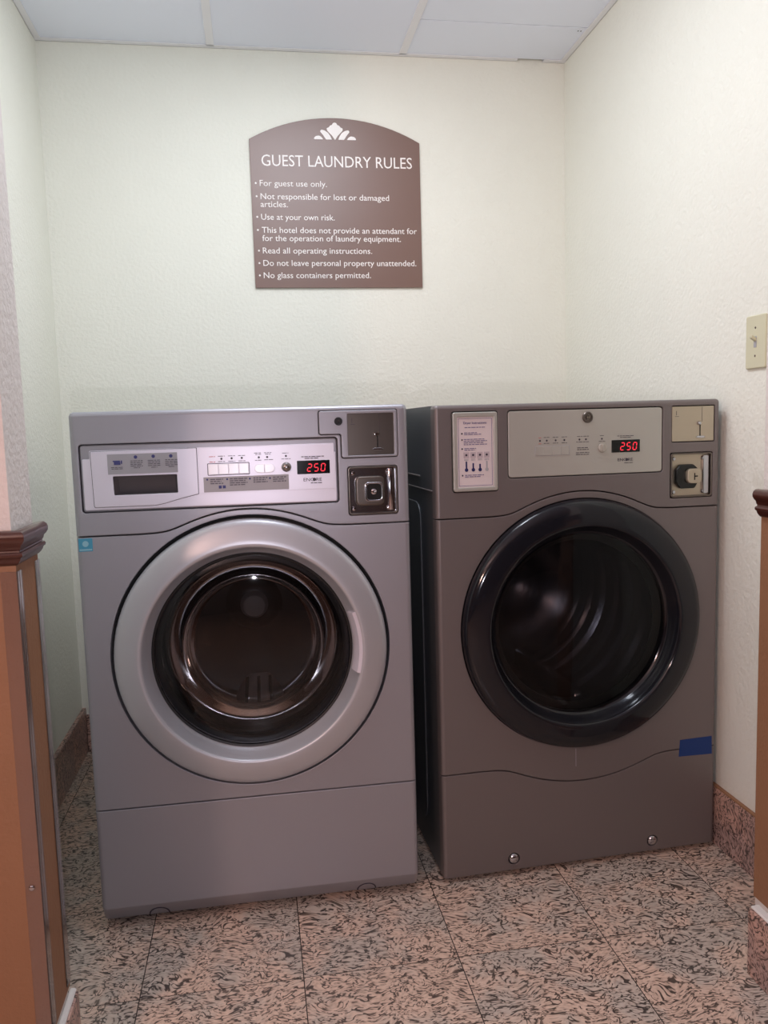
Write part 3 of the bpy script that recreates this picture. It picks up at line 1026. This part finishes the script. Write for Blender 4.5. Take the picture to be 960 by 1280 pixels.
def make_dryer():
    h = 1.0868
    t = empty('tumble_dryer', (.7899, -1.008, 0), .0357)
    tag(t, 'taupe grey tumble dryer on the right with glossy charcoal door ring', 'tumble dryer')
    P = M['paint2']
    cb = cabinet(t, h, P, M['side'])
    yb = .030
    g = .0012
    top = [(MW, h - .007), (MW - .002, h - .002), (MW - .007, h), (.007, h), (.002, h - .002), (0, h - .007)]
    lower = [(x, z + g) for x, z in arch(.8395, .305)]
    lab = rrect(.0385, .1435, .8965, 1.0725, .006)
    pan = rrect(.1655, .5385, .9225, 1.0725, .008)
    cp_ = rrect(.5605, .6700, .9890, 1.0730, .004)
    cs = rrect(.5575, .6650, .8610, .9660, .004)
    plate('console_panel', [lower + top, lab, pan, cp_, cs], 0, yb, P, t, .0016, 2, round_x=edge_round(h, R=.009))
    plate('pocket_back', [(.03, .89), (.15, .89), (.15, .915), (.55, .915), (.55, .855), (.672, .855), (.672, 1.078), (.03, 1.078)], .020, .024, M['dark'], t, .0005, 0)
    # instruction card in its raised frame
    fr = plate('card_frame', [rrect(.0405, .1415, .8985, 1.0705, .005), rrect(.0500, .1325, .9075, 1.0600, .001)], -.004, .012, M['silver2'], t, .0022, 3)
    cd_ = plate('instruction_card', rrect(.0495, .1330, .9070, 1.0605, .001), -.0005, .004, M['label2'], t, .0003, 0)
    y = -.0008
    plate('printed_border', [rrect(.0535, .1295, .9105, 1.0570, .0008), rrect(.0542, .1288, .9112, 1.0563, .0005)], y - .0001, y + .0003, M['inkblue'], cd_, .00005, 0)
    text('card_title', 'Dryer Instructions', .0655, 1.0450, .0050, y, M['inkblue'], cd_, .052)
    dashes('small_print', cd_, [(.068, .114, 1.0375), (.0665, .096, 1.026), (.0665, .105, 1.0225)] + [(.0655, .112 + .006 * (k % 2), 1.0120 - k * .0038) for k in range(4)] + [(.0665, .093, .992), (.0665, .090, .9885), (.067, .110, .9340), (.067, .102, .9305)], y, mat('card_ink', (122, 116, 150), .5), .0018)
    dots('step_mark', cd_, [(.0615, 1.0245), (.0615, 1.0110), (.0615, .9915), (.0615, .9335)], .0019, y - .0002, M['ink'])
    for k in range(4):
        x = .0705 + k * .0155
        quads('key_picture', cd_, [(x - .006, x + .006, .9715, .9840)], y, mat('card_key', (192, 180, 186), .5) if k == 0 else bpy.data.materials['card_key'])
        dots('key_dot', cd_, [(x, .9778)], .0025, y - .0004, M['ink'])
        hh = (.018, .014, .012, .018)[k]
        m = M['navy'] if k < 3 else M['label']
        bm = bmesh.new()
        bm_box(bm, x - .0017, x + .0017, y - .0003, y, .9470, .9460 + hh)
        gq = bmesh.ops.create_circle(bm, cap_ends=True, segments=14, radius=.0040)
        for v in gq['verts']: v.co = Vector((x + v.co.x, y - .0004, .9455 + v.co.y))
        finish(bm, 'thermometer_picture', m, cd_, 0)
    dashes('key_print', cd_, [(.0655 + k * .0155, .0755 + k * .0155, q) for k in range(4) for q in (.9690, .9665)], y, M['label'], .0013)
    # control panel
    cp = plate('control_panel', rrect(.1675, .5365, .9245, 1.0705, .007), .0005, .012, M['silver2'], t, .0016, 2)
    y = .0002
    lock(t, .3540, 1.0525, 0.0, .0125, M['steel'], M['steel2'])
    plate('button_field', [rrect(.2290, .3110, .9700, .9920, .001), rrect(.2297, .3103, .9707, .9913, .001)], y - .0003, y + .0003, M['label'], cp, .0001, 0)
    for k in range(4):
        a = .2300 + k * .0201
        plate('push_button', rrect(a, a + .0194, .9710, .9910, .001), -.0006, .001, M['silver2'], cp, .0005, 1)
    plate('start_knob', circ(.3890, .9830, .0105, 32), -.0040, .001, M['knob2'], cp, .0030, 3)
    box('knob_grip', .3870, .3910, -.0060, -.003, .9745, .9915, M['knob2'], cp, .0010)
    sc = plate('display_window', rrect(.4120, .4810, .9715, .9995, .001), -.0008, .001, M['screen'], t, .0003, 1)
    seven_seg(sc, '250', .4330, .9768, .0160, -.0012)
    text('brand_lettering', 'ENC RE', .4270, .9515, .0068, y, M['ink'], cp, .037)
    dots('lettering_dot', cp, [(.4490, .9548)], .0034, y - .0003, M['ink'])
    dashes('small_print', cp, [(.443, .464, .9475), (.426, .466, 1.0085), (.433, .459, 1.005), (.329, .357, .985), (.329, .357, .981), (.326, .358, .974), (.326, .358, .970)], y, M['ink'], .0014)
    dashes('red_print', cp, [(.238, .244, 1.010), (.238, .244, .997)], y, M['inkred'], .0014)
    dashes('button_print', cp, [(.250 + k * .021, .263 + k * .021, q) for k in range(3) for q in (1.0105, .9975)] + [(.329, .342, 1.0105), (.344, .357, 1.0105), (.327, .358, .998), (.384, .393, 1.0105), (.381, .397, .998)], y, M['ink'], .0011)
    dots('indicator_lamp', cp, [(.241, 1.0035), (.2570, 1.0035), (.2780, 1.0035), (.2985, 1.0035), (.3345, 1.0035), (.3500, 1.0035), (.3885, 1.0035)], .0022, y - .0001, M['ink'])
    coin_plate(t, .5625, .6680, .9910, 1.0710, .0020, M['steel2'], .6330, 1.0320)
    coin_slide(t, .5590, .6635, .8625, .9645, .001, M['steel2'], 1)
    up = [(x, z - g) for x, z in arch(.8395, .305)]
    lo = [(x, z + g) for x, z in arch(.2570, .372, up=False)]
    plate('front_panel', [lo + up[::-1], circ(CX, CZ, .2900)], 0, yb, P, t, .0016, 2, round_x=edge_round(None, R=.009))
    lo2 = [(x, z - g) for x, z in arch(.2570, .372, up=False)]
    plate('lower_panel', [[(0, .012), (MW, .012)] + lo2[::-1], circ(.1690, .0385, .0140, 24), circ(.5190, .0365, .0140, 24)], 0, yb, P, t, .0014, 2, round_x=edge_round(None, R=.009))
    for x, z in ((.1690, .0385), (.5190, .0365)):
        lathe('bolt', [(0, -.0045), (.006, -.004), (.0105, -.001), (.0130, .003), (.0132, .010), (0, .012)], x, z, M['chrome'], t, 24)
    plate('tape_strip', [(.5860, .2390), (.6735, .2370), (.6725, .2815), (.5890, .2800)], -.0006, .0004, M['tape'], t, .0001, 0)['label'] = 'strip of blue masking tape'
    quads('scratch', t, [(.3225, .3235, .245, .288)], -.0002, M['label'])
    # side sheet details on the left
    sd = .0012
    bm = bmesh.new()
    bm_box(bm, -.0020, sd, .033, MD - .01, .8985, .9015, .0008, 1)
    bm_box(bm, -.0030, sd, .14, .62, .926, .930, .001, 1)
    finish(bm, 'side_seam', P, cb)
    plate('side_panel', round_poly([(-.58, .08), (-.14, .08), (-.14, .865), (-.58, .865)], .05, 6), -.003, .001, M['side'], cb, .0015, 2,
          post=lambda bm: [setattr(v, 'co', Vector((v.co.y + .001, -v.co.x, v.co.z))) for v in bm.verts])
    lathe('door_recess', [(.2915, .004), (.2915, .026), (.215, .028)], CX, CZ, M['dark'], t)
    dk = empty('door', (0, 0, 0)); dk.parent = t
    prof = [(.284, .020), (.2880, .010), (.2885, -.004), (.2865, -.014), (.281, -.0205), (.270, -.0245), (.255, -.0270), (.240, -.0285), (.233, -.0290), (.2295, -.0275), (.2270, -.0240), (.2215, -.010), (.2160, .002), (.2120, .008), (.2060, .010), (.2060, .020)]
    lathe('door_ring', prof, CX, CZ, M['ringdark'], dk, 128, True, smooth=50)
    lathe('door_glass', [(.2100, .008), (.195, .0060), (.15, .0035), (.08, .0015), (0, .0010)], CX, CZ, M['glass2'], dk, 96)
    gk = lathe('drum_mouth', [(.192, .034), (.192, .060), (.20, .070), (.255, .076)], CX, CZ, M['drumdark'], t, 96)
    # ribbed drum wall
    pr = []
    for k in range(61):
        y = .076 + .46 * k / 60
        pr.append((.262 - .014 * max(0, math.cos(k * 2 * PI / 10)) ** 2, y))
    dm = lathe('drum', pr, CX, CZ, M['drumdark'], t, 96, smooth=60)
    lathe('drum_back', [(.262, .536), (.20, .545), (.13, .540), (.10, .520), (.07, .505), (.03, .498), (0, .497)], CX, CZ, M['drumdark'], dm, 96)
    for ang in (160, 40, -80):
        a = math.radians(ang)
        bm = bmesh.new()
        bm_box(bm, .195, .262, .10, .52, -.03, .03, .02, 3)
        for v in bm.verts:
            q = v.co.z * (1 - .5 * (0.262 - v.co.x) / .067)
            v.co = Vector((CX + v.co.x * math.cos(a) - q * math.sin(a), v.co.y, CZ + v.co.x * math.sin(a) + q * math.cos(a)))
        finish(bm, 'drum_lifter', M['drumdark'], dm)
    return t


make_washer()
make_dryer()
